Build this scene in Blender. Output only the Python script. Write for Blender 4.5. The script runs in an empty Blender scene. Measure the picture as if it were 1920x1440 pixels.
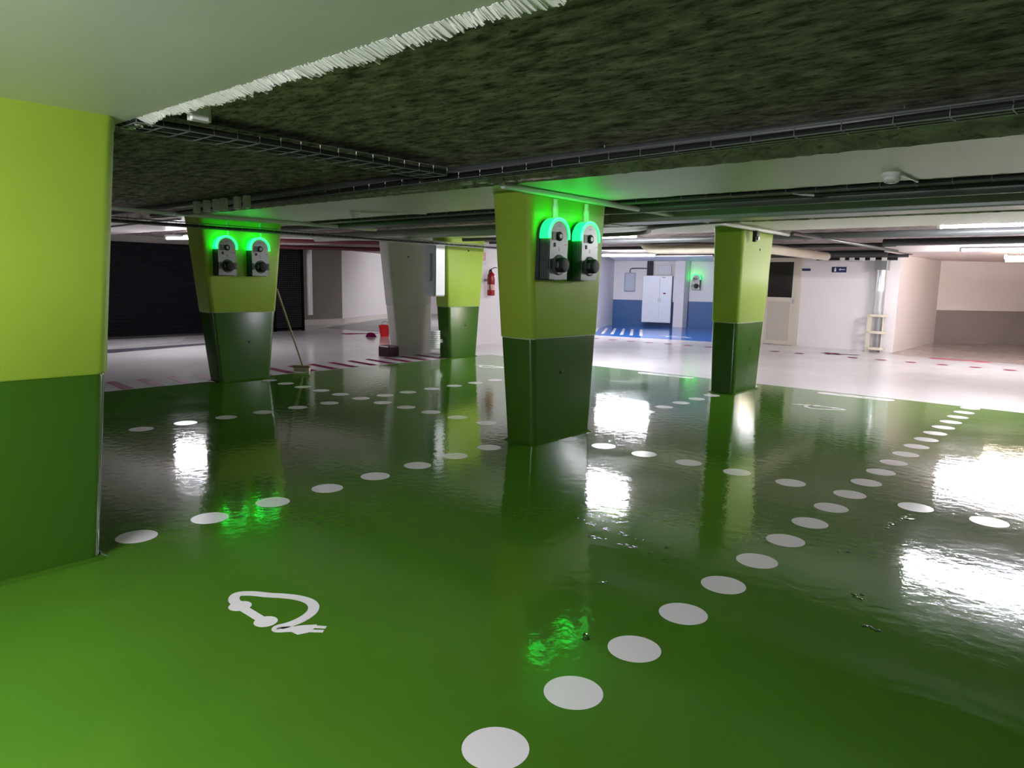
import bpy, bmesh, math, random
from mathutils import Vector, Matrix

S = bpy.context.scene
COL = S.collection
random.seed(7)
PI = math.pi

# ------------------------------------------------------------------ camera
CAM = Vector((1.3043, -1.4720, 1.40))
YAW, PITCH, ROLL = -0.7104, 0.1449, 0.0191
fwd = Vector((math.sin(YAW) * math.cos(PITCH), math.cos(YAW) * math.cos(PITCH), -math.sin(PITCH)))
rgt = Vector((math.cos(YAW), -math.sin(YAW), 0))
upv = rgt.cross(fwd)
r2 = rgt * math.cos(ROLL) + upv * math.sin(ROLL)
u2 = -rgt * math.sin(ROLL) + upv * math.cos(ROLL)
cam = bpy.data.objects.new('camera', bpy.data.cameras.new('camera'))
COL.objects.link(cam)
M3 = Matrix((r2, u2, -fwd)).transposed()
cam.matrix_world = Matrix.Translation(CAM) @ M3.to_4x4()
cam.data.sensor_width = 36.0
cam.data.lens = 1334.0 / 1920.0 * 36.0
cam.data.clip_start = 0.03
S.camera = cam

# ------------------------------------------------------------------ world and exposure
w = bpy.data.worlds.new('world'); S.world = w; w.use_nodes = True
w.node_tree.nodes['Background'].inputs[0].default_value = (0.8, 0.9, 1.0, 1)
w.node_tree.nodes['Background'].inputs[1].default_value = 0.02
S.view_settings.view_transform = 'Standard'
S.view_settings.look = 'None'
S.view_settings.exposure = 0.9
S.view_settings.gamma = 1.0
S.view_settings.use_curve_mapping = False
LAMP = 235.0

# ------------------------------------------------------------------ materials
def nodes(m):
    m.use_nodes = True
    return m.node_tree.nodes, m.node_tree.links, m.node_tree.nodes['Principled BSDF']

def mat(name, rgb, rough=0.6, metal=0.0, emit=None, strength=0, var=0.0, scale=6.0, bump=0.0, bscale=30.0, coat=0.0, spec=0.5, stretch=None):
    m = bpy.data.materials.new(name)
    n, l, b = nodes(m)
    b.inputs['Base Color'].default_value = (*rgb, 1)
    b.inputs['Roughness'].default_value = rough
    b.inputs['Metallic'].default_value = metal
    b.inputs['Specular IOR Level'].default_value = spec
    if coat:
        b.inputs['Coat Weight'].default_value = coat
        b.inputs['Coat Roughness'].default_value = 0.05
    tc = n.new('ShaderNodeTexCoord')
    src = tc.outputs['Object']
    if stretch:
        mp = n.new('ShaderNodeMapping'); mp.inputs['Scale'].default_value = stretch
        l.new(src, mp.inputs[0]); src = mp.outputs[0]
    if var:
        t = n.new('ShaderNodeTexNoise'); t.inputs['Scale'].default_value = scale; t.inputs['Detail'].default_value = 5
        l.new(src, t.inputs['Vector'])
        cr = n.new('ShaderNodeValToRGB')
        cr.color_ramp.elements[0].position = 0.3; cr.color_ramp.elements[1].position = 0.7
        cr.color_ramp.elements[0].color = (*[c * (1 - var) for c in rgb], 1)
        cr.color_ramp.elements[1].color = (*[min(1, c * (1 + var)) for c in rgb], 1)
        l.new(t.outputs['Fac'], cr.inputs[0]); l.new(cr.outputs[0], b.inputs['Base Color'])
    if bump:
        t = n.new('ShaderNodeTexNoise'); t.inputs['Scale'].default_value = bscale; t.inputs['Detail'].default_value = 3
        l.new(src, t.inputs['Vector'])
        bp = n.new('ShaderNodeBump'); bp.inputs['Strength'].default_value = bump; bp.inputs['Distance'].default_value = 0.02
        l.new(t.outputs['Fac'], bp.inputs['Height']); l.new(bp.outputs[0], b.inputs['Normal'])
    if emit:
        b.inputs['Emission Color'].default_value = (*emit, 1)
        b.inputs['Emission Strength'].default_value = strength
    return m

def epoxy(name, rgb, rough=0.09, ripple=1.0, var=0.06, spec=0.5):
    """glossy self-levelling resin: slow ripples plus a fine orange peel"""
    m = bpy.data.materials.new(name)
    n, l, b = nodes(m)
    b.inputs['Roughness'].default_value = rough
    b.inputs['Specular IOR Level'].default_value = spec
    b.inputs['IOR'].default_value = 1.52
    g = n.new('ShaderNodeNewGeometry')
    t0 = n.new('ShaderNodeTexNoise'); t0.inputs['Scale'].default_value = 1.3; t0.inputs['Detail'].default_value = 6
    l.new(g.outputs['Position'], t0.inputs['Vector'])
    cr = n.new('ShaderNodeValToRGB')
    cr.color_ramp.elements[0].position = 0.3; cr.color_ramp.elements[1].position = 0.7
    cr.color_ramp.elements[0].color = (*[c * (1 - var) for c in rgb], 1)
    cr.color_ramp.elements[1].color = (*[min(1, c * (1 + var)) for c in rgb], 1)
    l.new(t0.outputs['Fac'], cr.inputs[0]); l.new(cr.outputs[0], b.inputs['Base Color'])
    t3 = n.new('ShaderNodeTexNoise'); t3.inputs['Scale'].default_value = 1.1; t3.inputs['Detail'].default_value = 7; t3.inputs['Roughness'].default_value = 0.65
    l.new(g.outputs['Position'], t3.inputs['Vector'])
    mr = n.new('ShaderNodeMapRange'); mr.inputs['From Min'].default_value = 0.42; mr.inputs['From Max'].default_value = 0.68
    mr.inputs['To Min'].default_value = rough; mr.inputs['To Max'].default_value = rough + 0.05
    l.new(t3.outputs['Fac'], mr.inputs['Value']); l.new(mr.outputs['Result'], b.inputs['Roughness'])
    t1 = n.new('ShaderNodeTexNoise'); t1.inputs['Scale'].default_value = 14; t1.inputs['Detail'].default_value = 2
    t2 = n.new('ShaderNodeTexNoise'); t2.inputs['Scale'].default_value = 110; t2.inputs['Detail'].default_value = 1
    l.new(g.outputs['Position'], t1.inputs['Vector']); l.new(g.outputs['Position'], t2.inputs['Vector'])
    b1 = n.new('ShaderNodeBump'); b1.inputs['Strength'].default_value = 0.11 * ripple; b1.inputs['Distance'].default_value = 0.01
    b2 = n.new('ShaderNodeBump'); b2.inputs['Strength'].default_value = 0.14 * ripple; b2.inputs['Distance'].default_value = 0.001
    l.new(t1.outputs['Fac'], b1.inputs['Height']); l.new(t2.outputs['Fac'], b2.inputs['Height'])
    l.new(b1.outputs[0], b2.inputs['Normal']); l.new(b2.outputs[0], b.inputs['Normal'])
    return m

def flocked(name, lo, hi, spots=0.5):
    """sprayed fibrous fire-proofing: woolly, pitted"""
    m = bpy.data.materials.new(name)
    n, l, b = nodes(m)
    b.inputs['Roughness'].default_value = 0.95
    b.inputs['Specular IOR Level'].default_value = 0.1
    g = n.new('ShaderNodeNewGeometry')
    mp = n.new('ShaderNodeMapping'); mp.inputs['Rotation'].default_value = (0, 0, 0.75); mp.inputs['Scale'].default_value = (1.0, 2.6, 1.0)
    l.new(g.outputs['Position'], mp.inputs[0])
    t1 = n.new('ShaderNodeTexNoise'); t1.inputs['Scale'].default_value = 5.5; t1.inputs['Detail'].default_value = 9; t1.inputs['Roughness'].default_value = 0.72
    t2 = n.new('ShaderNodeTexNoise'); t2.inputs['Scale'].default_value = 15; t2.inputs['Detail'].default_value = 5; t2.inputs['Roughness'].default_value = 0.6
    l.new(mp.outputs[0], t1.inputs['Vector']); l.new(mp.outputs[0], t2.inputs['Vector'])
    c1 = n.new('ShaderNodeValToRGB')
    c1.color_ramp.elements[0].position = 0.38; c1.color_ramp.elements[1].position = 0.66
    c1.color_ramp.elements[0].color = (*lo, 1); c1.color_ramp.elements[1].color = (*hi, 1)
    l.new(t1.outputs['Fac'], c1.inputs[0])
    c2 = n.new('ShaderNodeValToRGB')
    c2.color_ramp.elements[0].position = 0.34; c2.color_ramp.elements[1].position = 0.44
    c2.color_ramp.elements[0].color = (spots, spots, spots, 1); c2.color_ramp.elements[1].color = (1, 1, 1, 1)
    l.new(t2.outputs['Fac'], c2.inputs[0])
    mx = n.new('ShaderNodeMix'); mx.data_type = 'RGBA'; mx.blend_type = 'MULTIPLY'; mx.inputs['Factor'].default_value = 1
    l.new(c1.outputs[0], mx.inputs['A']); l.new(c2.outputs[0], mx.inputs['B'])
    l.new(mx.outputs['Result'], b.inputs['Base Color'])
    ad = n.new('ShaderNodeMath'); ad.operation = 'ADD'
    l.new(t1.outputs['Fac'], ad.inputs[0]); l.new(t2.outputs['Fac'], ad.inputs[1])
    bp = n.new('ShaderNodeBump'); bp.inputs['Strength'].default_value = 0.8; bp.inputs['Distance'].default_value = 0.03
    l.new(ad.outputs[0], bp.inputs['Height']); l.new(bp.outputs[0], b.inputs['Normal'])
    return m

GREEN = (0.062, 0.172, 0.013)
M = dict(
    white_floor=epoxy('white_floor', (0.62, 0.585, 0.59), 0.14, 0.8, 0.03),
    green_floor=epoxy('green_floor', GREEN, 0.05, 1.0, 0.08),
    blue_floor=epoxy('blue_floor', (0.012, 0.13, 0.48), 0.10, 0.8),
    greige_floor=epoxy('greige_floor', (0.42, 0.35, 0.33), 0.16, 0.8),
    asphalt=epoxy('grey_floor', (0.33, 0.32, 0.31), 0.35, 0.6),
    drop=mat('wet_drop', (0.02, 0.05, 0.006), 0.04),
    dot=epoxy('white_marking', (0.80, 0.76, 0.77), 0.16, 0.7, 0.02),
    maroon=mat('maroon_marking', (0.14, 0.006, 0.048), 0.6, spec=0.06, var=0.08),
    maroon_dark=mat('dark_maroon_paint', (0.030, 0.002, 0.012), 0.4),
    dark_band=mat('dark_band_grey', (0.06, 0.06, 0.075), 0.5, spec=0.1, var=0.08),
    rose=mat('rose_marking', (0.36, 0.03, 0.08), 0.6, spec=0.06, var=0.08),
    black=mat('black_plastic', (0.010, 0.010, 0.011), 0.6, spec=0.3),
    lime=mat('lime_paint', (0.32, 0.455, 0.040), 0.5, var=0.04, scale=2.5, bump=0.05, bscale=18),
    darkgreen=epoxy('dark_green_gloss', (0.036, 0.105, 0.007), 0.20, 0.6, 0.10, spec=0.35),
    chip=mat('bare_filler', (0.55, 0.55, 0.48), 0.7, var=0.2, scale=20),
    flock=flocked('sprayed_lining', (0.10, 0.082, 0.077), (0.66, 0.54, 0.51), 0.22),
    flock_pale=flocked('sprayed_lining_pale', (0.40, 0.34, 0.33), (0.88, 0.78, 0.76), 0.45),
    beam=mat('painted_beam', (0.82, 0.755, 0.735), 0.42, var=0.04, scale=1.5, bump=0.04, bscale=12),
    fray=mat('frayed_white_paint', (0.86, 0.83, 0.80), 0.9, var=0.08, scale=60),
    wall=mat('white_wall', (0.78, 0.74, 0.74), 0.6, var=0.02, scale=1.2, bump=0.02, bscale=25),
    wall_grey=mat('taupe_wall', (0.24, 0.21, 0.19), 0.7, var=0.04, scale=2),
    wall_pink=mat('warm_white_wall', (0.86, 0.77, 0.75), 0.6, var=0.02, scale=1.2),
    taupe=mat('taupe_dado', (0.30, 0.245, 0.24), 0.45, var=0.04, scale=3),
    blue=mat('blue_dado', (0.025, 0.10, 0.27), 0.4, var=0.04, scale=3),
    white_column=mat('white_column', (0.60, 0.58, 0.55), 0.55, var=0.03, scale=2),
    shutter=mat('black_shutter', (0.0025, 0.0025, 0.0045), 0.7, spec=0.1),
    grille=mat('black_grille', (0.018, 0.018, 0.022), 0.4, metal=0.3),
    pvc=mat('cream_pvc', (0.66, 0.60, 0.48), 0.4, var=0.05, scale=4),
    pvc_white=mat('white_pvc', (0.70, 0.70, 0.66), 0.35),
    pipe_grey=mat('grey_pipe', (0.085, 0.088, 0.088), 0.4, var=0.1, scale=5),
    pipe_dark=mat('dark_pipe', (0.030, 0.031, 0.034), 0.45),
    pipe_red=mat('maroon_pipe', (0.11, 0.018, 0.022), 0.4),
    duct=mat('grey_green_duct', (0.32, 0.345, 0.32), 0.35, metal=0.1, var=0.06, scale=3),
    steel=mat('galvanised_steel', (0.42, 0.43, 0.44), 0.35, metal=0.85, var=0.08, scale=8),
    silver=mat('bright_lagging', (0.72, 0.74, 0.77), 0.32, metal=0.7, bump=0.3, bscale=14),
    tray=mat('tray_wire', (0.30, 0.30, 0.30), 0.4, metal=0.6),
    cable=mat('black_cable', (0.010, 0.010, 0.011), 0.55),
    charger_body=mat('charger_grey_body', (0.035, 0.042, 0.045), 0.4),
    charger_plate=mat('charger_front_plate', (0.19, 0.195, 0.18), 0.32, metal=0.3),
    charger_mid=mat('charger_mid_grey', (0.075, 0.08, 0.086), 0.45),
    led=mat('green_led', (0.0, 0.05, 0.03), 0.4, emit=(0.003, 1.0, 0.055), strength=3.9),
    led_rim=mat('green_led_rim', (0.0, 0.05, 0.03), 0.4, emit=(0.02, 1.0, 0.12), strength=4.5),
    tube=mat('led_tube', (0.9, 0.9, 0.9), 0.4, emit=(0.93, 0.93, 1.0), strength=LAMP),
    tube_warm=mat('led_tube_warm', (0.9, 0.9, 0.8), 0.4, emit=(1.0, 0.86, 0.66), strength=LAMP * 0.7),
    housing=mat('lamp_housing', (0.75, 0.75, 0.76), 0.4),
    housing_warm=mat('cream_lamp_housing', (0.80, 0.62, 0.30), 0.4),
    red=mat('extinguisher_red', (0.34, 0.008, 0.012), 0.25),
    red_bright=mat('bright_red_plastic', (0.75, 0.02, 0.03), 0.4),
    sign_pink=mat('sign_face', (0.75, 0.42, 0.40), 0.5),
    navy=mat('navy_sign', (0.015, 0.025, 0.10), 0.4),
    white=mat('white_enamel', (0.82, 0.82, 0.83), 0.35),
    cab=mat('cabinet_enamel', (0.74, 0.75, 0.80), 0.35),
    cab_grey=mat('grey_meter_box', (0.45, 0.49, 0.56), 0.45),
    cream=mat('cream_door', (0.60, 0.54, 0.44), 0.5),
    cream_net=mat('cream_mesh_panel', (0.47, 0.43, 0.36), 0.6, var=0.12, scale=150),
    glass=mat('dark_glass', (0.016, 0.010, 0.011), 0.12),
    wood=mat('broom_wood', (0.35, 0.26, 0.15), 0.6),
    kerb=mat('pale_kerb', (0.66, 0.62, 0.57), 0.7),
)

# ------------------------------------------------------------------ mesh helpers
def obj(name, bm, m=None, parent=None, smooth=False):
    me = bpy.data.meshes.new(name)
    bmesh.ops.recalc_face_normals(bm, faces=bm.faces[:])
    bm.to_mesh(me); bm.free()
    for x in (m if isinstance(m, (list, tuple)) else [m]):
        if x: me.materials.append(x)
    if smooth:
        for p in me.polygons: p.use_smooth = True
    o = bpy.data.objects.new(name, me)
    COL.objects.link(o)
    if parent: o.parent = parent
    return o

def smooth_by_angle(o, deg=40):
    me = o.data
    for p in me.polygons: p.use_smooth = True
    bm = bmesh.new(); bm.from_mesh(me)
    for e in bm.edges:
        if len(e.link_faces) == 2 and e.calc_face_angle(0) > math.radians(deg): e.smooth = False
    bm.to_mesh(me); bm.free()
    return o

def tag(o, label=None, cat=None, group=None, kind=None):
    if label: o['label'] = label
    if cat: o['category'] = cat
    if group: o['group'] = group
    if kind: o['kind'] = kind
    return o

def thing(name, label, cat, loc=(0, 0, 0), group=None, rotz=0):
    o = bpy.data.objects.new(name, None); COL.objects.link(o)
    o.location = loc; o.rotation_euler = (0, 0, rotz); o.empty_display_size = 0.05
    return tag(o, label, cat, group)

def struct(o, label=None):
    o['kind'] = 'structure'
    if label: o['label'] = label
    return o

def dup(root, loc, rotz=None, label=None, group=None):
    def cp(o, parent):
        c = o.copy(); COL.objects.link(c); c.parent = parent
        for ch in o.children: cp(ch, c)
        return c
    r = cp(root, None); r.location = loc
    if rotz is not None: r.rotation_euler = (0, 0, rotz)
    if label: r['label'] = label
    if group: r['group'] = group
    return r

def box(bm, x0, x1, y0, y1, z0, z1, bev=0.0):
    vs = [bm.verts.new((x, y, z)) for z in (z0, z1) for y in (y0, y1) for x in (x0, x1)]
    fs = [bm.faces.new([vs[i] for i in f]) for f in ((0, 1, 3, 2), (4, 6, 7, 5), (0, 4, 5, 1), (2, 3, 7, 6), (0, 2, 6, 4), (1, 5, 7, 3))]
    if bev:
        es = list({e for f in fs for e in f.edges})
        bmesh.ops.bevel(bm, geom=es, offset=bev, segments=2, affect='EDGES', profile=0.5)
    return bm

def B(*a, **k): return box(bmesh.new(), *a, **k)

def tube(bm, pts, r, seg=10, closed_ends=True):
    pts = [Vector(p) for p in pts]
    rings = []
    for i, p in enumerate(pts):
        a = pts[max(0, i - 1)]; b = pts[min(len(pts) - 1, i + 1)]
        d = (b - a).normalized()
        ref = Vector((0, 0, 1)) if abs(d.z) < 0.9 else Vector((1, 0, 0))
        n1 = d.cross(ref).normalized(); n2 = d.cross(n1)
        rr = r[i] if isinstance(r, (list, tuple)) else r
        rings.append([bm.verts.new(p + n1 * rr * math.cos(2 * PI * k / seg) + n2 * rr * math.sin(2 * PI * k / seg)) for k in range(seg)])
    for a, b in zip(rings, rings[1:]):
        for k in range(seg): bm.faces.new([a[k], a[(k + 1) % seg], b[(k + 1) % seg], b[k]])
    if closed_ends:
        bm.faces.new(rings[0][::-1]); bm.faces.new(rings[-1])
    return bm

def lathe(bm, prof, c=(0, 0, 0), seg=24, axis='z'):
    """prof: (radius, height) pairs"""
    rings = []
    for r, h in prof:
        ring = []
        for k in range(seg):
            a = 2 * PI * k / seg; p = (r * math.cos(a), r * math.sin(a), h)
            if axis == 'x': p = (p[2], p[0], p[1])
            if axis == 'y': p = (p[0], p[2], p[1])
            ring.append(bm.verts.new((c[0] + p[0], c[1] + p[1], c[2] + p[2])))
        rings.append(ring)
    for a, b in zip(rings, rings[1:]):
        for k in range(seg): bm.faces.new([a[k], a[(k + 1) % seg], b[(k + 1) % seg], b[k]])
    bm.faces.new(rings[0][::-1]); bm.faces.new(rings[-1])
    return bm

def slab(poly, z, t=0.0006, bm=None):
    """thin prism over a floor outline: a coat of paint"""
    bm = bm or bmesh.new()
    lo = [bm.verts.new((x, y, z - t)) for x, y in poly]; hi = [bm.verts.new((x, y, z)) for x, y in poly]
    n = len(poly)
    bm.faces.new(lo[::-1]); bm.faces.new(hi)
    for i in range(n): bm.faces.new([lo[i], lo[(i + 1) % n], hi[(i + 1) % n], hi[i]])
    return bm

def ribbon(pts, wid, z, bm):
    P = [Vector((x, y)) for x, y in pts]; L = []; Rr = []
    for i, p in enumerate(P):
        d = (P[min(i + 1, len(P) - 1)] - P[max(i - 1, 0)]).normalized(); nrm = Vector((-d.y, d.x))
        ww = wid[i] if isinstance(wid, (list, tuple)) else wid
        L.append(bm.verts.new((*(p + nrm * ww / 2), z))); Rr.append(bm.verts.new((*(p - nrm * ww / 2), z)))
    for i in range(len(P) - 1): bm.faces.new([L[i], L[i + 1], Rr[i + 1], Rr[i]])
    return bm

def smooth_path(pts, n=6):
    P = [Vector(p) for p in pts]; out = []
    for i in range(len(P) - 1):
        p0, p1, p2, p3 = P[max(i - 1, 0)], P[i], P[i + 1], P[min(i + 2, len(P) - 1)]
        for k in range(n):
            t = k / n
            out.append(0.5 * ((2 * p1) + (p2 - p0) * t + (2 * p0 - 5 * p1 + 4 * p2 - p3) * t * t + (3 * p1 - p0 - 3 * p2 + p3) * t ** 3))
    out.append(P[-1]); return out

def wall(name, p0, p1, z0, z1, thick, m, parent=None, side=1):
    """a wall standing on the line p0-p1; its thickness goes to the left (side=1) or right (-1) of p0->p1"""
    a = Vector(p0); b = Vector(p1); d = (b - a).normalized(); nrm = Vector((-d.y, d.x)) * thick * side
    poly = [a, b, b + nrm, a + nrm]
    bm = bmesh.new()
    lo = [bm.verts.new((p.x, p.y, z0)) for p in poly]; hi = [bm.verts.new((p.x, p.y, z1)) for p in poly]
    bm.faces.new(lo[::-1]); bm.faces.new(hi)
    for i in range(4): bm.faces.new([lo[i], lo[(i + 1) % 4], hi[(i + 1) % 4], hi[i]])
    return obj(name, bm, m, parent)

ZS = 2.20      # underside of the sprayed slab
ZB = 2.12      # underside of the painted beams

# ------------------------------------------------------------------ floor and its markings
floor = struct(obj('floor', B(-26, 9, -7, 27, -0.25, 0.0), M['white_floor']))
obj('green_parking_coat', slab([(-7.77, -6.9), (8.9, -6.9), (8.9, 8.50), (-2.0, 8.46), (-7.77, 8.42)], 0.0012), M['green_floor'], floor)
obj('blue_parking_coat', slab([(-9.72, 14.12), (-6.35, 14.85), (-6.35, 19.6), (-8.81, 20.03), (-11.77, 18.82), (-10.44, 15.51)], 0.0012), M['blue_floor'], floor)
obj('greige_parking_coat', slab([(-2.50, 15.22), (-2.1, 15.06), (8.9, 14.6), (8.9, 26.5), (2.6, 24.4), (-2.44, 19.48), (-2.5, 15.75)], 0.0012), M['greige_floor'], floor)
obj('grey_ramp_coat', slab([(-15.4, 9.9), (-13.0, 10.35), (-15.6, 18.0), (-19.9, 18.0), (-18.3, 14.6)], 0.0012), M['asphalt'], floor)

ZM = 0.0022
bmd = bmesh.new()
cv = [bmd.verts.new((0.1023 * math.cos(2 * PI * k / 40), 0.1023 * math.sin(2 * PI * k / 40), 0)) for k in range(40)]
bmd.faces.new(cv)
dots = [(0, k * 0.3987) for k in range(-3, 22)]                                            # near divider
dots += [(k * 0.399, 3.588) for k in (5, 4, 3, 2, 1, -1, -2, -3, -4, -5, -6)]              # cross row
dots += [(k * 0.399 + 0.217, 3.588) for k in range(-20, -8)]
dots += [(-2.59 - 0.009 * k, -0.006 + 0.4077 * k) for k in range(8)]                       # second divider
dots += [(-2.59, 5.719 + 0.4077 * k) for k in range(-3, 7) if abs(5.719 + 0.4077 * k - 7.6) > 0.42]
dots += [(-5.35, 1.126 + 0.4027 * k) for k in range(6)] + [(-5.35, 3.93)]                  # third divider
dots += [(-5.35, 4.288 + 0.4027 * k) for k in range(10)]
first = None
for x, y in dots:
    if first is None:
        o = first = obj('painted_dot', bmd, M['dot'], floor)
    else:
        o = first.copy(); COL.objects.link(o)
    o.location = (x, y, ZM)

def mark(name, bm, m): return obj(name, bm, m, floor)

# electric car charging pictogram in the near bay
sym = bmesh.new()
cab = [(-1.445, -0.045), (-1.50, -0.035), (-1.535, -0.012), (-1.542, 0.012), (-1.52, 0.04), (-1.485, 0.066), (-1.44, 0.092), (-1.385, 0.132), (-1.325, 0.165), (-1.26, 0.180), (-1.205, 0.168), (-1.165, 0.135), (-1.142, 0.09), (-1.132, 0.04), (-1.135, -0.005), (-1.143, -0.036), (-1.128, -0.046), (-1.105, -0.022), (-1.085, 0.0)]
P2 = smooth_path([Vector((x, y, 0)) for x, y in cab], 5)
ribbon([(p.x, p.y) for p in P2], 0.046, 0, sym)
def disc(bm, c, r, n=28, z=0, sx=1, sy=1): bm.faces.new([bm.verts.new((c[0] + r * sx * math.cos(2 * PI * k / n), c[1] + r * sy * math.sin(2 * PI * k / n), z)) for k in range(n)])
disc(sym, (-1.43, -0.045), 0.047, z=0.0001); disc(sym, (-1.225, -0.045), 0.047, z=0.0001)
ribbon([(-1.43, -0.047), (-1.225, -0.047)], 0.042, 0.0002, sym)
sym.faces.new([sym.verts.new((x, y, 0.0003)) for x, y in [(-1.105, 0.0), (-1.10, 0.022), (-1.088, 0.04), (-1.052, 0.082), (-1.035, 0.064), (-1.02, 0.02), (-1.035, -0.018), (-1.075, -0.022)]])
for a, b in (((-1.052, 0.058), (-1.004, 0.092)), ((-1.030, 0.030), (-0.985, 0.067))): ribbon([a, b], 0.022, 0.0004, sym)
s1 = mark('charging_symbol', sym, M['dot']); s1.location = (0, 0, ZM)
# the same pictogram, smaller in view, in the bay beyond the right column and by the back column
s2 = s1.copy(); COL.objects.link(s2); s2.rotation_euler = (0, 0, PI)
s2.location = (-1.30 - 1.29, 7.04 + 0.07, ZM)
s3 = s1.copy(); COL.objects.link(s3); s3.rotation_euler = (0, 0, PI); s3.location = (-6.47 - 1.29, 6.97 + 0.07, ZM)

# bay panels at the aisle edge: white lozenge with green stencil strokes
def stencil(bm):
    """worn stencil strokes, not readable as characters"""
    for q, (a, b) in enumerate((((-0.22, 0.03), (-0.13, -0.02)), ((-0.13, 0.03), (-0.06, 0.02)), ((-0.05, -0.04), (0.01, -0.01)), ((0.03, 0.02), (0.10, 0.04)), ((0.09, -0.03), (0.17, -0.02)), ((0.18, -0.05), (0.24, 0.05)))):
        ribbon([a, b], 0.026, 0.0004 + 0.00001 * q, bm)
def capsule(cx, cy, half, r, rot, m):
    bm = bmesh.new(); pts = []
    for k in range(13): a = -PI / 2 + PI * k / 12; pts.append((half + r * math.cos(a), r * math.sin(a)))
    for k in range(13): a = PI / 2 + PI * k / 12; pts.append((-half + r * math.cos(a), r * math.sin(a)))
    bm.faces.new([bm.verts.new((x, y, 0)) for x, y in pts])
    o = mark('bay_panel', bm, m[0]); o.location = (cx, cy, ZM); o.rotation_euler = (0, 0, rot)
    bm = bmesh.new()
    stencil(bm)
    d = obj('stencil_marks', bm, m[1], o)
    return o
capsule(-1.25, 8.27, 0.37, 0.09, 0.05, (M['dot'], M['green_floor']))
capsule(-3.97, 8.26, 0.37, 0.09, 0.05, (M['dot'], M['green_floor']))
capsule(-6.60, 8.24, 0.37, 0.09, 0.05, (M['dot'], M['green_floor']))
capsule(-1.15, 14.92, 0.42, 0.10, 0.02, (M['rose'], M['dot']))

# maroon hatching along the left edge of the green coat
k = 0
y = 1.60
st0 = None
while y < 8.3:
    if st0 is None:
        bm = bmesh.new(); bm.faces.new([bm.verts.new(p) for p in ((-8.57, 0.0, 0), (-7.82, -0.08, 0), (-7.80, 0.06, 0), (-8.59, 0.12, 0))])
        st0 = mark('hatch_stripe', bm, M['maroon']); st0.location = (0, y, ZM)
    else:
        o = st0.copy(); COL.objects.link(o); o.location = (0, y, ZM)
    y += 0.375
# white strip on the floor in front of the shutter
mark('white_floor_strip', slab([(-13.15, -3.0), (-13.10, 3.71), (-13.66, 5.27), (-14.6, 5.8), (-14.7, -3.0)], ZM), M['dot'])
mark('dark_floor_band', slab([(-12.2, -3.0), (-12.15, 3.4), (-12.75, 5.7), (-13.0, 5.7), (-12.75, 3.5), (-12.8, -3)], ZM), M['dark_band'])  # dark grey band lying along the white strip

# water drops and wet scuffs on the near green coat
def trail(pts, n, r):
    P = smooth_path([Vector((x, y, 0)) for x, y in pts], 8)
    for q in range(n):
        p = P[int(random.random() * (len(P) - 1))]; rr = r * random.uniform(0.4, 1.3)
        cx, cy = p.x + random.uniform(-.02, .02), p.y + random.uniform(-.02, .02)
        n0 = len(wet.verts)
        bmesh.ops.create_uvsphere(wet, u_segments=8, v_segments=5, radius=rr, matrix=Matrix.Translation((cx, cy, 0.0013)) @ Matrix.Rotation(random.random() * 3, 4, 'Z') @ Matrix.Diagonal((random.uniform(1, 2.2), 1, 0.14, 1)))
wet = bmesh.new()
trail([(-1.049, 1.898), (-0.851, 1.858), (-0.67, 1.852), (-0.398, 1.837)], 34, 0.008)
trail([(-0.839, 1.69), (-0.584, 1.712), (-0.34, 1.673)], 26, 0.008)
trail([(0.416, 3.41), (0.403, 3.26), (0.37, 3.109), (0.363, 2.854)], 12, 0.014)
for p in ((0.277, 2.428), (0.453, 4.198), (-0.452, 1.213), (-0.198, 0.732), (0.50, 1.9), (0.62, 1.6)): trail([p, (p[0] + 0.03, p[1] + 0.02)], 4, 0.012)
o = obj('water_drops', wet, M['drop'], floor, smooth=True); o['kind'] = 'stuff'
# small maroon dots along the aisle
bm = bmesh.new(); disc(bm, (0, 0), 0.10)
md = None
row = [(-8.68 + 0.49 * q, 13.28 + 0.03 * q) for q in range(7)] + [(-4.33 + 0.52 * q, 13.65) for q in range(14) if q != 2]
for x, y in row:
    if md is None: o = md = mark('aisle_dot', bm, M['maroon'])
    else: o = md.copy(); COL.objects.link(o)
    o.location = (x, y, ZM)
bm = bmesh.new()                                     # small maroon plug pictogram in the aisle row
for a, b, t in (((-0.30, 0.05), (0.05, 0.0), 0.10), ((0.05, 0.0), (0.42, 0.22), 0.09), ((-0.12, -0.2), (-0.02, 0.22), 0.12), ((-0.25, 0.18), (0.12, -0.12), 0.08)):
    ribbon([a, b], t, 0.0001 * len(bm.verts), bm)
disc(bm, (0.0, 0.0), 0.11, z=0.0012)
o = mark('aisle_symbol', bm, M['maroon']); o.location = (-3.25, 14.15, ZM)
# white bars across the blue bay
bar = None
for q in range(6):
    if bar is None:
        bm = bmesh.new(); bm.faces.new([bm.verts.new(p) for p in ((-0.045, 0, 0), (0.045, 0, 0), (0.61, 2.6, 0), (0.53, 2.6, 0))])
        bar = o = mark('white_bar', bm, M['dot'])
    else:
        o = bar.copy(); COL.objects.link(o)
    o.location = (-9.75 + 0.27 * q, 14.75 + 0.05 * q, ZM); o.rotation_euler = (0, 0, 0.75)
s4 = s1.copy(); COL.objects.link(s4); s4.scale = (1.5, 1.5, 1); s4.rotation_euler = (0, 0, PI); s4.location = (-7.7 - 1.9, 15.6, ZM)
# the scuffed red marking near the grille
mark('red_floor_arrow', slab([(-13.6, 9.2), (-13.2, 9.1), (-12.9, 10.6), (-13.2, 9.9)], ZM), M['rose'])

# ------------------------------------------------------------------ ceiling: sprayed slab with painted beams
ceil = struct(obj('ceiling', B(-26, 9, -7, 27, ZS, ZS + 0.25), M['flock']))

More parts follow.
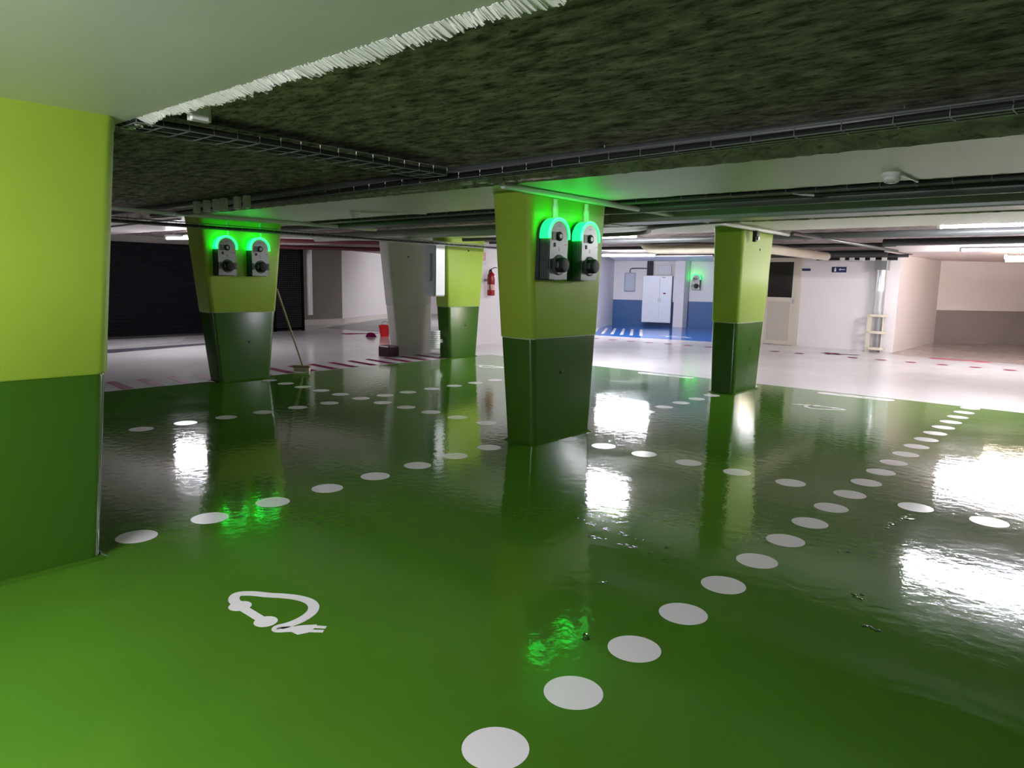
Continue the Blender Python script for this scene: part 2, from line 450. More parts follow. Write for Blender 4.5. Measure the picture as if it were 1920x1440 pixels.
def beam(name, y0, y1, x0=-14.9, x1=8.9, frayed=False, rag=True):
    """painted drop beam with a ragged sprayed flank on both sides"""
    bm = bmesh.new()
    n = int((x1 - x0) / 0.05)
    A = []
    for i in range(n + 1):
        x = x0 + (x1 - x0) * i / n
        j0 = random.uniform(-1, 1) * 0.035 if rag else 0; j1 = random.uniform(-1, 1) * 0.03 if rag else 0
        A.append([bm.verts.new(p) for p in ((x, y0 - 0.12 + j0 * 0.5, ZS + 0.01), (x, y0 - 0.03 + j0, ZB + 0.035 + (random.uniform(-.012, .012) if rag else 0)), (x, y0 + j0 * 0.6, ZB), (x, y1 + j1 * 0.6, ZB), (x, y1 + 0.01 + j1, ZB + 0.03), (x, y1 + 0.03 + j1 * 0.5, ZS + 0.01))])
    for a, b in zip(A, A[1:]):
        for q in range(5):
            f = bm.faces.new([a[q], a[q + 1], b[q + 1], b[q]]); f.material_index = 0 if q == 2 else 1
    return struct(obj(name, bm, [M['beam'], M['flock_pale']]))
bm1 = beam('trim_1', -1.75, 0.03, rag=False)
# frayed lip of white paint along the first beam
bm = bmesh.new(); x = -2.6
prev = None
while x < 3.0:
    base_j = 0.020 + 0.009 * math.sin(x * 7) + 0.007 * math.sin(x * 19 + 1) + 0.012 * max(0, min(1, (x + 2.2) / 1.5))
    jut = base_j + random.uniform(-0.012, 0.012) + (0.03 if random.random() < 0.04 else 0)
    x2 = x + random.uniform(0.003, 0.009)
    dz = 0.014 + random.uniform(0, 0.010); yo = 0.03 + jut; m0 = random.uniform(-0.008, 0.008)
    vv = [bm.verts.new(p) for p in ((x, 0.005 + m0, ZB + 0.01), (x, 0.005 + m0, ZB - 0.001), (x, yo, ZB - dz), (x, yo + 0.004, ZB + 0.05),
                                    (x2, 0.005 + m0, ZB + 0.01), (x2, 0.005 + m0, ZB - 0.001), (x2, yo, ZB - dz), (x2, yo + 0.004, ZB + 0.05))]
    for f in ((0, 1, 2, 3), (7, 6, 5, 4), (0, 4, 5, 1), (1, 5, 6, 2), (2, 6, 7, 3), (3, 7, 4, 0)): bm.faces.new([vv[i] for i in f])
    x = x2
for cx, cy in ((-2.02, 0.17),):
    for q in range(10): box(bm, cx + q * 0.005, cx + q * 0.005 + 0.006, cy - 0.05 - random.uniform(0, .02), cy + random.uniform(0.0, 0.03), ZB - 0.03, ZB + 0.05)
obj('frayed_paint_lip', bm, M['fray'], bm1)
beam('trim_2', 2.72, 4.02)
beam('trim_3', 6.72, 8.12)

# ------------------------------------------------------------------ walls
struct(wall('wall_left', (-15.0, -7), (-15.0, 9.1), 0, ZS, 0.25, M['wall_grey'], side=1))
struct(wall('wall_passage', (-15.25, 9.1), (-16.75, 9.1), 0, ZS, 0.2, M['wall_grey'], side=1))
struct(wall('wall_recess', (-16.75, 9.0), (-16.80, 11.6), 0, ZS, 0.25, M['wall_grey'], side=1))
struct(wall('wall_ramp', (-16.80, 11.6), (-20.2, 18.2), 0, ZS, 0.25, M['wall'], side=1))
struct(wall('wall_corridor', (-20.2, 18.2), (-12.0, 20.2), 0, ZS, 0.25, M['wall'], side=1))
struct(wall('wall_extinguisher', (-9.32, 9.65), (-9.85, 14.0), 0, ZS, 0.25, M['wall'], side=1))
struct(wall('wall_alcove_side', (-9.85, 14.0), (-11.77, 18.82), 0, ZS, 0.25, M['wall'], side=1))
wb = struct(wall('wall_back', (-11.77, 18.82), (-5.6, 21.34), 0, ZS, 0.25, M['wall'], side=1))
wall('blue_dado', (-11.77, 18.81), (-6.0, 21.16), 0, 0.83, 0.012, M['blue'], wb, side=-1)
struct(wall('wall_service_side', (-6.40, 15.0), (-6.40, 21.5), 0, ZS, 0.25, M['wall'], side=-1))
struct(wall('wall_service', (-6.40, 15.45), (-2.50, 15.62), 0, ZS, 0.10, M['wall'], side=1))
struct(wall('wall_right_jamb', (-2.50, 15.62), (-2.44, 19.48), 0, ZS, 0.25, M['wall_pink'], side=1))
wr = struct(wall('wall_right_back', (-2.44, 19.48), (3.0, 24.92), 0, ZS, 0.25, M['wall_pink'], side=1))
wall('taupe_dado', (-2.43, 19.47), (3.0, 24.90), 0, 0.85, 0.012, M['taupe'], wr, side=-1)
struct(wall('wall_right', (8.9, -7), (8.9, 27), 0, ZS, 0.2, M['wall'], side=-1))
struct(wall('wall_rear', (-15, -6.9), (9, -6.9), 0, ZS, 0.2, M['wall'], side=-1))
# kerb at the ramp wall
bm = bmesh.new()
pl = [(-16.66, 9.3), (-16.70, 11.6), (-19.9, 17.8)]; pb = [(-16.78, 9.3), (-16.82, 11.6), (-20.1, 17.9)]
v = [[bm.verts.new((x, y, z)) for (x, y), z in ((a, 0), (a, 0.15), (b, 0.15), (b, 0))] for a, b in zip(pl, pb)]
for a, b in zip(v, v[1:]):
    for q in range(3): bm.faces.new([a[q], b[q], b[q + 1], a[q + 1]])
bm.faces.new(v[0]); bm.faces.new(v[-1][::-1])
struct(obj('trim_4', bm, M['kerb']))
# smooth low ceilings over the far bays
struct(obj('trim_5', B(-2.48, 8.85, 14.1, 26.5, 2.09, ZS + 0.02), M['wall_pink']))
struct(obj('trim_6', slab([(-9.9, 15.6), (-6.42, 15.6), (-6.42, 20.9), (-8.0, 20.3), (-11.7, 18.8)], 2.10, -0.02), M['beam']))
# narrow pier in the blue bay
struct(obj('trim_7', B(-9.80, -9.46, 19.32, 19.62, 0, ZS), M['wall']))

# ------------------------------------------------------------------ columns
def rrect(x0, x1, y0, y1, r, n=6):
    pts = []
    for cx, cy, a0 in ((x1 - r, y1 - r, 0), (x0 + r, y1 - r, PI / 2), (x0 + r, y0 + r, PI), (x1 - r, y0 + r, 1.5 * PI)):
        for k in range(n + 1):
            a = a0 + PI / 2 * k / n; pts.append((cx + r * math.cos(a), cy + r * math.sin(a)))
    return pts

def loft(levels):
    bm = bmesh.new(); rings = []
    for z, pts in levels: rings.append([bm.verts.new((x, y, z)) for x, y in pts])
    n = len(rings[0])
    for a, b in zip(rings, rings[1:]):
        for k in range(n): bm.faces.new([a[k], a[(k + 1) % n], b[(k + 1) % n], b[k]])
    bm.faces.new(rings[0][::-1]); bm.faces.new(rings[-1])
    return bm

ZP = 0.925
def column(name, label, cx, cy, base, top, mats, holes=(), chip=True, r=0.05):
    """base/top: (x0,x1,y0,y1) outlines relative to the column's foot"""
    root = thing(name, label, 'column', (cx, cy, 0))
    def at(z, grow=0.0):
        t = z / ZB
        q = [b + (c - b) * t for b, c in zip(base, top)]
        return rrect(q[0] - grow, q[1] + grow, q[2] - grow, q[3] + grow, r + 0.012 * t)
    o = obj('lower_section', loft([(0.0, at(0, 0.004)), (0.02, at(0.02)), (ZP - 0.02, at(ZP - 0.02)), (ZP - 0.008, at(ZP - 0.008, -0.003))]), mats[0], root); smooth_by_angle(o)
    o = obj('upper_section', loft([(ZP - 0.008, at(ZP, 0.0)), (ZP, at(ZP, 0.006)), (1.5, at(1.5, 0.005)), (ZB - 0.06, at(ZB - 0.06, 0.004)), (ZB - 0.055, at(ZB - 0.055, 0.007)), (ZB + 0.002, at(ZB, 0.007))]), mats[1], root); smooth_by_angle(o)
    if chip and holes:
        bm = bmesh.new(); P = at(ZP - 0.008, 0.0015)
        lo = [bm.verts.new((x, y, ZP - 0.012 + 0.003 * math.sin(i * 1.7))) for i, (x, y) in enumerate(P)]; hi = [bm.verts.new((x, y, ZP - 0.007)) for x, y in P]
        for k in range(len(P)): bm.faces.new([lo[k], lo[(k + 1) % len(P)], hi[(k + 1) % len(P)], hi[k]])
        obj('filler_line', bm, M['chip'], root)
    if chip:
        bm = bmesh.new(); P = at(0, 0.006); Q = at(0, 0.030)
        lo = [bm.verts.new((x, y, 0.0021)) for x, y in Q]; hi = [bm.verts.new((x, y, 0.016)) for x, y in P]
        for k in range(len(P)): bm.faces.new([lo[k], lo[(k + 1) % len(P)], hi[(k + 1) % len(P)], hi[k]])
        obj('floor_fillet', bm, M['darkgreen'] if mats[0] is M['darkgreen'] else mats[0], root)
    for hy, hz in holes:
        t = hz / ZB; fx = base[1] + (top[1] - base[1]) * t
        bm = bmesh.new(); lathe(bm, [(0.014, 0.0), (0.017, 0.006), (0.006, 0.009)], (fx + 0.0, hy, hz), 12, 'x')
        obj('anchor_hole', bm, M['black'], root)
    return root
GM = (M['darkgreen'], M['lime'])
column('parking_column', 'lime and dark green column nearest the camera, cut by the left edge', -2.58, -0.66,
       (-0.17, 0.17, -0.42, 0.42), (-0.22, 0.20, -0.60, 0.60), GM)
column('parking_column', 'lime and dark green column in the middle carrying two glowing chargers, on the dotted crossing', -2.60, 3.60,
       (-0.16, 0.16, -0.42, 0.42), (-0.21, 0.21, -0.60, 0.50), GM, ((-0.08, 0.61),))
column('parking_column', 'plain lime and dark green column to the right of the middle one, in front of the cream door', -2.58, 7.58,
       (-0.16, 0.16, -0.38, 0.38), (-0.21, 0.18, -0.44, 0.58), GM, ((0.12, 1.85), (0.06, 0.56)))
column('parking_column', 'lime and dark green column with two chargers standing before the black shutter', -7.70, 3.36,
       (-0.15, 0.15, -0.36, 0.36), (-0.21, 0.20, -0.58, 0.58), GM, ((0.05, 0.52),))
column('parking_column', 'lime and dark green column beside the white column, holding a tall grey electric box', -7.88, 7.68,
       (-0.14, 0.14, -0.34, 0.34), (-0.18, 0.18, -0.50, 0.50), GM, ((0.06, 1.9), (0.02, 0.58)))
column('white_column', 'white tapering column between the ramp wall and the back green column', -8.82, 7.32,
       (-0.10, 0.14, -0.36, 0.47), (-0.12, 0.16, -0.62, 0.42), (M['white_column'], M['white_column']), ((-0.15, 1.78),), chip=False)

# ------------------------------------------------------------------ wall chargers
def make_charger(label, group):
    """faces local +x, back plane at x=0, bottom at z=0; 0.28 wide, 0.50 high"""
    root = thing('wall_charger', label, 'charger', (0, 0, 0), group)
    R_, H, zc = 0.14, 0.50, 0.36
    def outline(r, zlow, n=16, hw=None):
        hw = hw or r
        return [(hw, zlow)] + [(r * math.cos(PI * k / n), zc + r * math.sin(PI * k / n)) for k in range(n + 1)] + [(-hw, zlow)]
    def prism(pts, x0, x1, bm=None):
        bm = bm or bmesh.new()
        a = [bm.verts.new((x0, y, z)) for y, z in pts]; b = [bm.verts.new((x1, y, z)) for y, z in pts]
        bm.faces.new(a[::-1]); bm.faces.new(b)
        for i in range(len(pts)): bm.faces.new([a[i], a[(i + 1) % len(pts)], b[(i + 1) % len(pts)], b[i]])
        return bm
    bm = prism(outline(0.138, 0.0), -0.01, 0.055)
    smooth_by_angle(obj('back_body', bm, M['charger_body'], root))
    bm = prism(outline(0.122, 0.012), 0.055, 0.138)
    for q in range(3): box(bm, 0.062 + q * 0.022, 0.074 + q * 0.022, -0.128, 0.128, 0.02, 0.335)
    smooth_by_angle(obj('middle_body', bm, M['charger_mid'], root))
    smooth_by_angle(obj('front_plate', prism(outline(0.118, 0.008), 0.138, 0.150), M['charger_plate'], root))
    # LED arch: a half ring wrapping the head
    bm = bmesh.new(); n = 28; rings = []
    for k in range(n + 1):
        a = -0.18 + (PI + 0.36) * k / n
        c, s = math.cos(a), math.sin(a)
        rings.append([bm.verts.new((x, r * c, zc + r * s)) for x, r in ((0.060, 0.124), (0.060, 0.142), (0.150, 0.142), (0.156, 0.136), (0.156, 0.119), (0.139, 0.119))])
    for a, b in zip(rings, rings[1:]):
        for q in range(6): bm.faces.new([a[q], a[(q + 1) % 6], b[(q + 1) % 6], b[q]])
    bm.faces.new(rings[0]); bm.faces.new(rings[-1][::-1])
    la = smooth_by_angle(obj('led_arch', bm, M['led'], root))
    pts = []
    for k in range(n + 1):
        a = -0.18 + (PI + 0.36) * k / n; pts.append((0.152, 0.140 * math.cos(a), zc + 0.140 * math.sin(a)))
    obj('bright_rim', tube(bmesh.new(), pts, 0.0055, 8), M['led_rim'], la)
    # card reader
    bm = lathe(bmesh.new(), [(0.037, 0.150), (0.037, 0.160), (0.032, 0.164), (0.027, 0.160)], (0, 0.0, 0.355), 28, 'x')
    rd = smooth_by_angle(obj('card_reader', bm, M['black'], root))
    obj('reader_button', lathe(bmesh.new(), [(0.021, 0.16), (0.021, 0.168), (0.017, 0.170)], (0, 0.0, 0.355), 24, 'x'), M['charger_plate'], rd)
    obj('display', B(0.149, 0.154, -0.092, -0.034, 0.320, 0.388, bev=0.002), M['charger_body'], root)
    obj('status_light', B(0.149, 0.153, -0.072, -0.044, 0.268, 0.302, bev=0.002), M['black'], root)
    # printed marks: small text lines, plug pictogram, red and white tag
    bm = bmesh.new()
    box(bm, 0.149, 0.1508, -0.018, 0.018, 0.432, 0.438)
    obj('printed_word', bm, M['charger_mid'], root)
    bm = bmesh.new()
    for z, wy in ((0.262, 0.012), (0.250, 0.008), (0.238, 0.012)): box(bm, 0.149, 0.1508, -wy, wy, z, z + 0.005)
    box(bm, 0.149, 0.1506, -0.003, 0.003, 0.238, 0.267)
    obj('printed_plug_mark', bm, M['charger_mid'], root)
    bm = box(bmesh.new(), 0.149, 0.151, 0.072, 0.108, 0.288, 0.294); obj('red_mark', bm, M['red'], root)
    # socket with cap
    sk = smooth_by_angle(obj('socket_ring', lathe(bmesh.new(), [(0.082, 0.146), (0.082, 0.156), (0.074, 0.162), (0.058, 0.158)], (0, 0.005, 0.125), 32, 'x'), M['charger_mid'], root))
    smooth_by_angle(obj('socket_cap', lathe(bmesh.new(), [(0.056, 0.155), (0.060, 0.165), (0.060, 0.20), (0.052, 0.212), (0.045, 0.214)], (0, 0.012, 0.125), 28, 'x'), M['black'], sk))
    obj('cap_hinge', B(0.155, 0.20, -0.066, -0.046, 0.10, 0.15, bev=0.006), M['charger_body'], sk)
    for s in (-1, 1):
        obj('side_latch', B(0.130, 0.156, s * 0.108 - 0.014, s * 0.108 + 0.016, 0.085, 0.170, bev=0.003), M['charger_body'], root)
    return root
GRP = 'wall chargers with green arches'
ch0 = make_charger('left charger with glowing green arch on the middle green column', GRP)
ch0.location = (-2.418, 3.235, 1.405)
dup(ch0, (-2.418, 3.675, 1.405), 0, 'right charger with glowing green arch on the middle column, before the lamp glare', GRP)
dup(ch0, (-7.555, 3.08, 1.385), 0, 'left charger with glowing green arch on the column before the black shutter', GRP)
dup(ch0, (-7.555, 3.535, 1.385), 0, 'right charger with glowing green arch on the column before the black shutter', GRP)
dup(ch0, (-9.30, 19.82, 1.20), math.atan2(1.21, 2.96) - PI / 2, 'lone charger with green arch on the far white wall above the blue dado', GRP)

# conduits feeding the chargers
def conduit(name, label, pts, r, m, cat='conduit', clips=(), group=None, seg=10):
    o = tag(smooth_by_angle(obj(name, tube(bmesh.new(), pts, r, seg), m)), label, cat, group)
    for c in clips:
        bm = lathe(bmesh.new(), [(r + 0.006, -0.012), (r + 0.006, 0.012)], c, 12, 'y')
        obj('clip', bm, M['steel'], o)
    return o
for lab, y, x, z0, z1 in (('short vertical conduit above the left charger on the middle column', 3.235, -2.36, 1.900, 2.065),
                          ('short vertical conduit above the right charger on the middle column', 3.675, -2.36, 1.900, 2.065)):
    o = conduit('charger_conduit', lab, [(x, y + 0.06, z0), (x, y + 0.06, z1)], 0.020, M['pvc_white'])
    obj('coupling', lathe(bmesh.new(), [(0.025, 0), (0.025, 0.05)], (x, y + 0.06, z0 + 0.06), 14), M['pvc_white'], o)
for lab, y, z1 in (('short vertical conduit above the left charger before the black shutter', 3.08, 2.08),
                   ('short vertical conduit above the right charger before the black shutter', 3.535, 2.08)):
    conduit('charger_conduit', lab, [(-7.49, y + 0.06, 1.88), (-7.49, y + 0.06, z1)], 0.016, M['pvc_white'])

# ------------------------------------------------------------------ pipes, trays and ducts under the ceiling
conduit('overhead_conduit', 'pale conduit running over the middle column and the right column', [(-2.325, 2.60, 2.095), (-2.325, 5.0, 2.088), (-2.30, 8.4, 2.080)], 0.024, M['pvc_white'])
conduit('overhead_conduit', 'grey conduit carrying on from the right column towards the service wall', [(-2.25, 8.4, 2.10), (-2.25, 15.3, 2.10)], 0.026, M['pipe_grey'])
conduit('overhead_conduit', 'pale conduit running over the column before the black shutter', [(-7.20, 0.5, 2.095), (-7.20, 3.0, 2.09), (-7.10, 5.2, 2.09)], 0.026, M['pvc_white'])
conduit('overhead_pipe', 'long dark grey pipe under the sprayed ceiling in front of the middle column',
        [(-12.5, 2.22, 2.155), (-5.6, 2.22, 2.155), (-1.8, 2.19, 2.155), (8.5, 2.06, 2.155)], 0.032, M['pipe_grey'])
o = bpy.data.objects['overhead_pipe']
for x, y in ((-1.15, 2.18), (0.45, 2.16), (-3.0, 2.2)):
    obj('hanger', tube(bmesh.new(), [(x, y, 2.16), (x, y, ZS)], 0.005, 6), M['steel'], o)

def tray(label, p0, p1, width, height=0.05, rung=0.20, cables=4):
    a, b = Vector(p0), Vector(p1); d = b - a; L = d.length; d.normalize()
    s = Vector((-d.y, d.x, 0)); up = Vector((0, 0, 1))
    root = thing('cable_tray', label, 'cable tray', p0)
    bm = bmesh.new(); r = 0.0035
    for off, z in ((-width / 2, 0), (width / 2, 0), (-width / 2, height), (width / 2, height), (0, 0)):
        tube(bm, [s * off + up * z, d * L + s * off + up * z], r, 5)
    n = int(L / rung)
    for i in range(n + 1):
        q = d * (i * L / n)
        tube(bm, [q + s * (-width / 2) + up * height, q - s * (width / 2), q + s * (width / 2), q + s * (width / 2) + up * height], r, 5)
    obj('wire_basket', bm, M['tray'], root)
    for c in range(cables):
        off = (c - (cables - 1) / 2) * width / (cables + 0.3)
        pts = []
        m_ = max(8, int(L / 0.5))
        for i in range(m_ + 1):
            pts.append(d * (L * i / m_) + s * (off + random.uniform(-.006, .006)) + up * (0.016 + random.uniform(-.004, .012)))
        obj('cable', tube(bm := bmesh.new(), pts, random.uniform(0.010, 0.014), 6), M['cable'], root)
    return root
tray('wire cable tray beside the long grey pipe in front of the middle column', (-8.0, 2.46, 2.085), (8.5, 1.57, 2.085), 0.10, 0.045, 0.21, 5)
tray('dark cable tray running over from the nearest column towards the middle column', (-2.44, 0.0, 2.10), (-2.44, 2.02, 2.10), 0.24, 0.05, 0.12, 11)
tray('low black cable tray crossing the column before the black shutter', (-7.30, 1.0, 1.955), (-7.38, 9.0, 1.945), 0.10, 0.055, 0.11, 6)
tray('wire cable tray behind the painted beam of the middle column', (-7.2, 4.22, 2.10), (8.5, 4.10, 2.10), 0.08, 0.05, 0.22, 4)
conduit('overhead_pipe', 'dark pipe between the rear cable tray and the large duct', [(-12.5, 4.62, 2.10), (8.5, 4.52, 2.10)], 0.045, M['pipe_grey'])
# large ventilation duct
dk = thing('ventilation_duct', 'large grey green flat duct above the right column', 'duct', (-2.9, 5.36, 2.03))
obj('duct_body', B(-0.2, 11.4, -0.17, 0.17, 0, 0.12, bev=0.012), M['duct'], dk)
bm = bmesh.new()
pts = [(-0.2, 0, 0.06), (-0.55, 0.05, 0.05), (-0.85, 0.35, 0.055), (-1.15, 0.6, 0.06), (-1.6, 0.66, 0.06), (-7.0, 0.72, 0.06)]
obj('duct_branch', tube(bm, smooth_path(pts, 5), 0.075, 14), M['duct'], dk)
obj('duct_flange', B(-0.25, -0.17, -0.19, 0.19, -0.015, 0.14, bev=0.005), M['duct'], dk)
conduit('overhead_pipe', 'slim pipe bent away from the duct towards the far aisle lamps', smooth_path([(-1.9, 5.9, 2.08), (-3.2, 6.4, 2.08), (-3.9, 7.2, 2.07), (-5.5, 7.4, 2.07), (-7.5, 7.4, 2.07)], 5), 0.03, M['pipe_grey'])
# cream drain pipe behind the right column
conduit('drain_pipe', 'thick cream drain pipe behind the right column bending to the service wall',
        smooth_path([(-6.0, 10.9, 2.15), (-5.85, 10.9, 2.06), (-5.6, 10.9, 2.035), (-4.6, 10.9, 2.03), (-3.9, 10.92, 2.03), (-3.66, 11.2, 2.03), (-3.66, 12.0, 2.03), (-3.66, 14.4, 2.02)], 4), 0.085, M['pvc'], 'pipe', seg=16)
conduit('overhead_pipe', 'grey pipe beyond the painted beam near the aisle lamp on the right', [(-6.5, 9.6, 2.13), (8.5, 9.4, 2.13)], 0.05, M['pipe_grey'])
conduit('overhead_pipe', 'long bluish dark pipe across the far aisle on the right', [(-1.75, 11.0, 2.10), (8.5, 10.6, 2.10)], 0.055, M['pipe_dark'])
conduit('overhead_pipe', 'dark pipe hung across the far aisle towards the blue bay', [(-9.3, 12.5, 2.165), (-2.0, 12.9, 2.165)], 0.04, M['pipe_dark'])
conduit('overhead_pipe', 'thin grey pipe hung over the far aisle left of the drain pipe', [(-9.0, 9.7, 2.165), (-6.2, 10.6, 2.165), (-3.9, 12.6, 2.165)], 0.03, M['pipe_grey'])
conduit('overhead_pipe', 'dark pipe close to the service wall top', [(-6.3, 14.6, 2.10), (-2.6, 14.9, 2.10)], 0.06, M['pipe_dark'])
conduit('overhead_pipe', 'lower dark pipe close to the service wall top', [(-6.3, 15.2, 2.06), (-2.3, 15.3, 2.06)], 0.035, M['pipe_dark'])
# pipes over the grille at the left
conduit('sprinkler_pipe', 'upper maroon pipe over the black grille', [(-12.4, 5.0, 2.075), (-9.2, 8.3, 2.075)], 0.045, M['pipe_red'], 'pipe')
conduit('sprinkler_pipe', 'lower maroon pipe over the black grille', [(-14.6, 7.2, 2.07), (-12.3, 9.8, 2.07)], 0.05, M['pipe_red'], 'pipe')
conduit('overhead_pipe', 'pale pipe above the maroon pipes over the black grille', [(-11.6, 5.0, 2.12), (-9.25, 7.35, 2.12)], 0.04, M['pvc_white'])
conduit('overhead_pipe', 'dark pipe under the ceiling left of the column before the shutter', [(-14.5, 3.2, 2.15), (-8.3, 2.9, 2.15)], 0.05, M['pipe_dark'])

# white cable clips on the long pipe
def clipbox(label, loc, group, s=(0.070, 0.05, 0.12)):
    bm = B(-s[0] / 2, s[0] / 2, -s[1] / 2, s[1] / 2, -s[2], 0, bev=0.006)
    o = obj('junction_box', bm, M['pvc_white']); o.location = loc
    return tag(o, label, 'junction box', group)
names = ['first', 'second', 'third', 'fourth', 'fifth', 'sixth']
for i, x in enumerate((-6.22, -6.00, -5.80, -5.64, -5.38, -5.20)):
    clipbox(f'{names[i]} from left of six white boxes hung over the column before the shutter', (x, 2.145, 2.155), 'white boxes over the shutter column')
clipbox('left one of two white boxes beside the middle column top', (-2.49, 2.38, 2.199), 'white boxes by the middle column', (0.075, 0.05, 0.11))
clipbox('right one of two white boxes beside the middle column top', (-2.33, 2.38, 2.199), 'white boxes by the middle column', (0.075, 0.05, 0.11))
for i, x in enumerate((-3.62, -3.42, -3.21, -3.00, -2.77)):
    clipbox(f'{names[i]} from left of five white boxes along the service wall top', (x, 15.36, 2.07), 'white boxes on the service wall', (0.10, 0.05, 0.11))

t = thing('cable_bundle', 'dark bundle of cables along the top of the service wall behind five white boxes', 'cables', (-4.2, 15.44, 1.99))
for q in range(5): obj('cable', tube(bmesh.new(), [(0, 0.0 + 0.012 * (q % 2), 0.03 * q), (0.8, 0.01, 0.03 * q + 0.006), (1.66, 0.03, 0.03 * q)], 0.017, 8), M['cable'], t)
# hanging black clamp on the right column
t = thing('cable_clamp', 'black cable clamp hanging at the top of the right column', 'clamp', (-2.33, 7.32, 1.93))
obj('strap', B(-0.012, 0.03, -0.025, 0.025, 0, 0.15, bev=0.006), M['black'], t)
obj('buckle', B(-0.005, 0.055, -0.045, 0.045, 0.06, 0.13, bev=0.01), M['cable'], t)
obj('clear_tag', B(0.02, 0.045, 0.035, 0.06, 0.02, 0.10, bev=0.004), M['steel'], t)
tag(obj('cable_tag', tube(bmesh.new(), [(-0.74, 4.165, 2.10), (-0.72, 4.24, 2.098), (-0.63, 4.30, 2.09)], 0.009, 8), M['white']), 'small white tag dangling from the rear cable tray', 'tag')

# ------------------------------------------------------------------ smoke detectors
def detector(label, x, y, dx, dy):
    t = thing('smoke_detector', label, 'smoke detector', (x, y, ZB), 'smoke detectors')
    smooth_by_angle(obj('base', lathe(bmesh.new(), [(0.058, 0.0), (0.060, -0.022), (0.055, -0.026)], (0, 0, 0), 28), M['white'], t))
    smooth_by_angle(obj('head', lathe(bmesh.new(), [(0.050, -0.024), (0.052, -0.045), (0.040, -0.060), (0.022, -0.066)], (0, 0, 0), 28), M['white'], t))
    obj('sensor_slot', B(-0.024, 0.024, -0.030, 0.030, -0.0655, -0.061), M['charger_mid'], t)
    obj('conduit', tube(bmesh.new(), [(0.05, 0.02, -0.012), (dx, dy, -0.010)], 0.009, 8), M['pvc_white'], t)
    return t
detector('white smoke detector on the painted beam at upper right', 0.07, 3.62, 0.06, 0.42)
detector('white smoke detector on the painted beam left of the middle column', -5.25, 3.45, 0.55, 0.55)

# ------------------------------------------------------------------ tube lamps
def lamp(label, c, L, rot=0, warm=False, rad=0.028):
    t = thing('tube_lamp', label, 'lamp', c, 'ceiling tube lamps', rot)
    obj('housing', B(-L / 2, L / 2, -0.04, 0.04, -0.085 if warm else 0.012, -0.022 if warm else 0.055, bev=0.006), M['housing_warm' if warm else 'housing'], t)
    smooth_by_angle(obj('tube', tube(bmesh.new(), [(-L / 2 + 0.02, 0, 0), (L / 2 - 0.02, 0, 0)], rad, 14), M['tube_warm' if warm else 'tube'], t))
    for s in (-1, 1): obj('end_cap', B(s * L / 2 - 0.02, s * L / 2 + 0.02, -0.035, 0.035, -0.03, 0.05, bev=0.006), M['housing'], t)
    for s in (-1, 1): obj('suspension', tube(bmesh.new(), [(s * L * 0.35, 0, 0.05), (s * L * 0.35, 0, ZS - c[2])], 0.004, 6), M['steel'], t)
    return t
lamp('long white tube lamp behind the painted beam at the right edge', (0.21, 8.50, 2.14), 1.5)
lamp('white tube lamp over the far aisle at the right edge, under the bluish pipe', (-0.33, 13.45, 2.085), 1.5)
lamp('warm cream tube lamp deepest in the right bay', (0.22, 14.52, 1.985), 1.5, warm=True)
lamp('white tube lamp seen just right of the middle column chargers', (-5.45, 8.50, 2.135), 1.5)
lamp('white tube lamp in front of the blue bay', (-8.55, 14.45, 2.09), 1.5, 0.1)
lamp('white tube lamp showing its end beside the column before the shutter', (-11.80, 4.66, 2.05), 1.0, 0.41)
lamp('white tube lamp over the ramp behind the white column', (-14.6, 15.0, 2.10), 1.5, 1.0)
lamp('white tube lamp over the parking bay behind the camera', (-0.9, -2.45, 1.97), 1.5)

# ------------------------------------------------------------------ left side: shutter, grille, broom
t = thing('roller_shutter', 'black roller shutter closing the left wall', 'shutter', (-14.93, 3.0, 0))
bm = bmesh.new()
for q in range(26): box(bm, -0.05, 0.0, -4.6, 5.05, 0.03 + q * 0.078, 0.103 + q * 0.078, bev=0)
obj('slat_curtain', bm, M['shutter'], t)
obj('bottom_bar', B(-0.05, 0.03, -4.6, 5.05, 0, 0.05, bev=0.006), M['grille'], t)
obj('guide_rail', B(-0.06, 0.05, 5.05, 5.13, 0, 2.1), M['grille'], t)
t = thing('grille_gate', 'black perforated gate panel right of the roller shutter', 'gate', (-14.90, 8.16, 0))
bm = bmesh.new()
for q in range(40): box(bm, 0, 0.012, 0.05, 0.80, 0.10 + q * 0.05, 0.125 + q * 0.05)
for q in range(12): box(bm, 0.004, 0.018, 0.05 + q * 0.065, 0.058 + q * 0.065, 0.08, 2.1)
obj('perforated_panel', bm, M['grille'], t)
obj('backing_sheet', B(-0.03, -0.01, 0.0, 0.86, 0.05, 2.15), M['shutter'], t)
bm = B(-0.02, 0.04, 0.0, 0.05, 0, 2.15); box(bm, -0.02, 0.04, 0.80, 0.86, 0, 2.15); box(bm, -0.02, 0.04, 0, 0.86, 0.03, 0.10); box(bm, -0.02, 0.04, 0, 0.86, 2.08, 2.15)
obj('gate_frame', bm, M['shutter'], t)
tag(smooth_by_angle(obj('corner_pipe', tube(bmesh.new(), [(-14.95, 9.25, 0.4), (-14.95, 9.25, 1.15), (-14.95, 9.25, 2.15)], 0.07, 14), M['pvc_white'])), 'white pipe standing at the edge of the black gate', 'pipe')

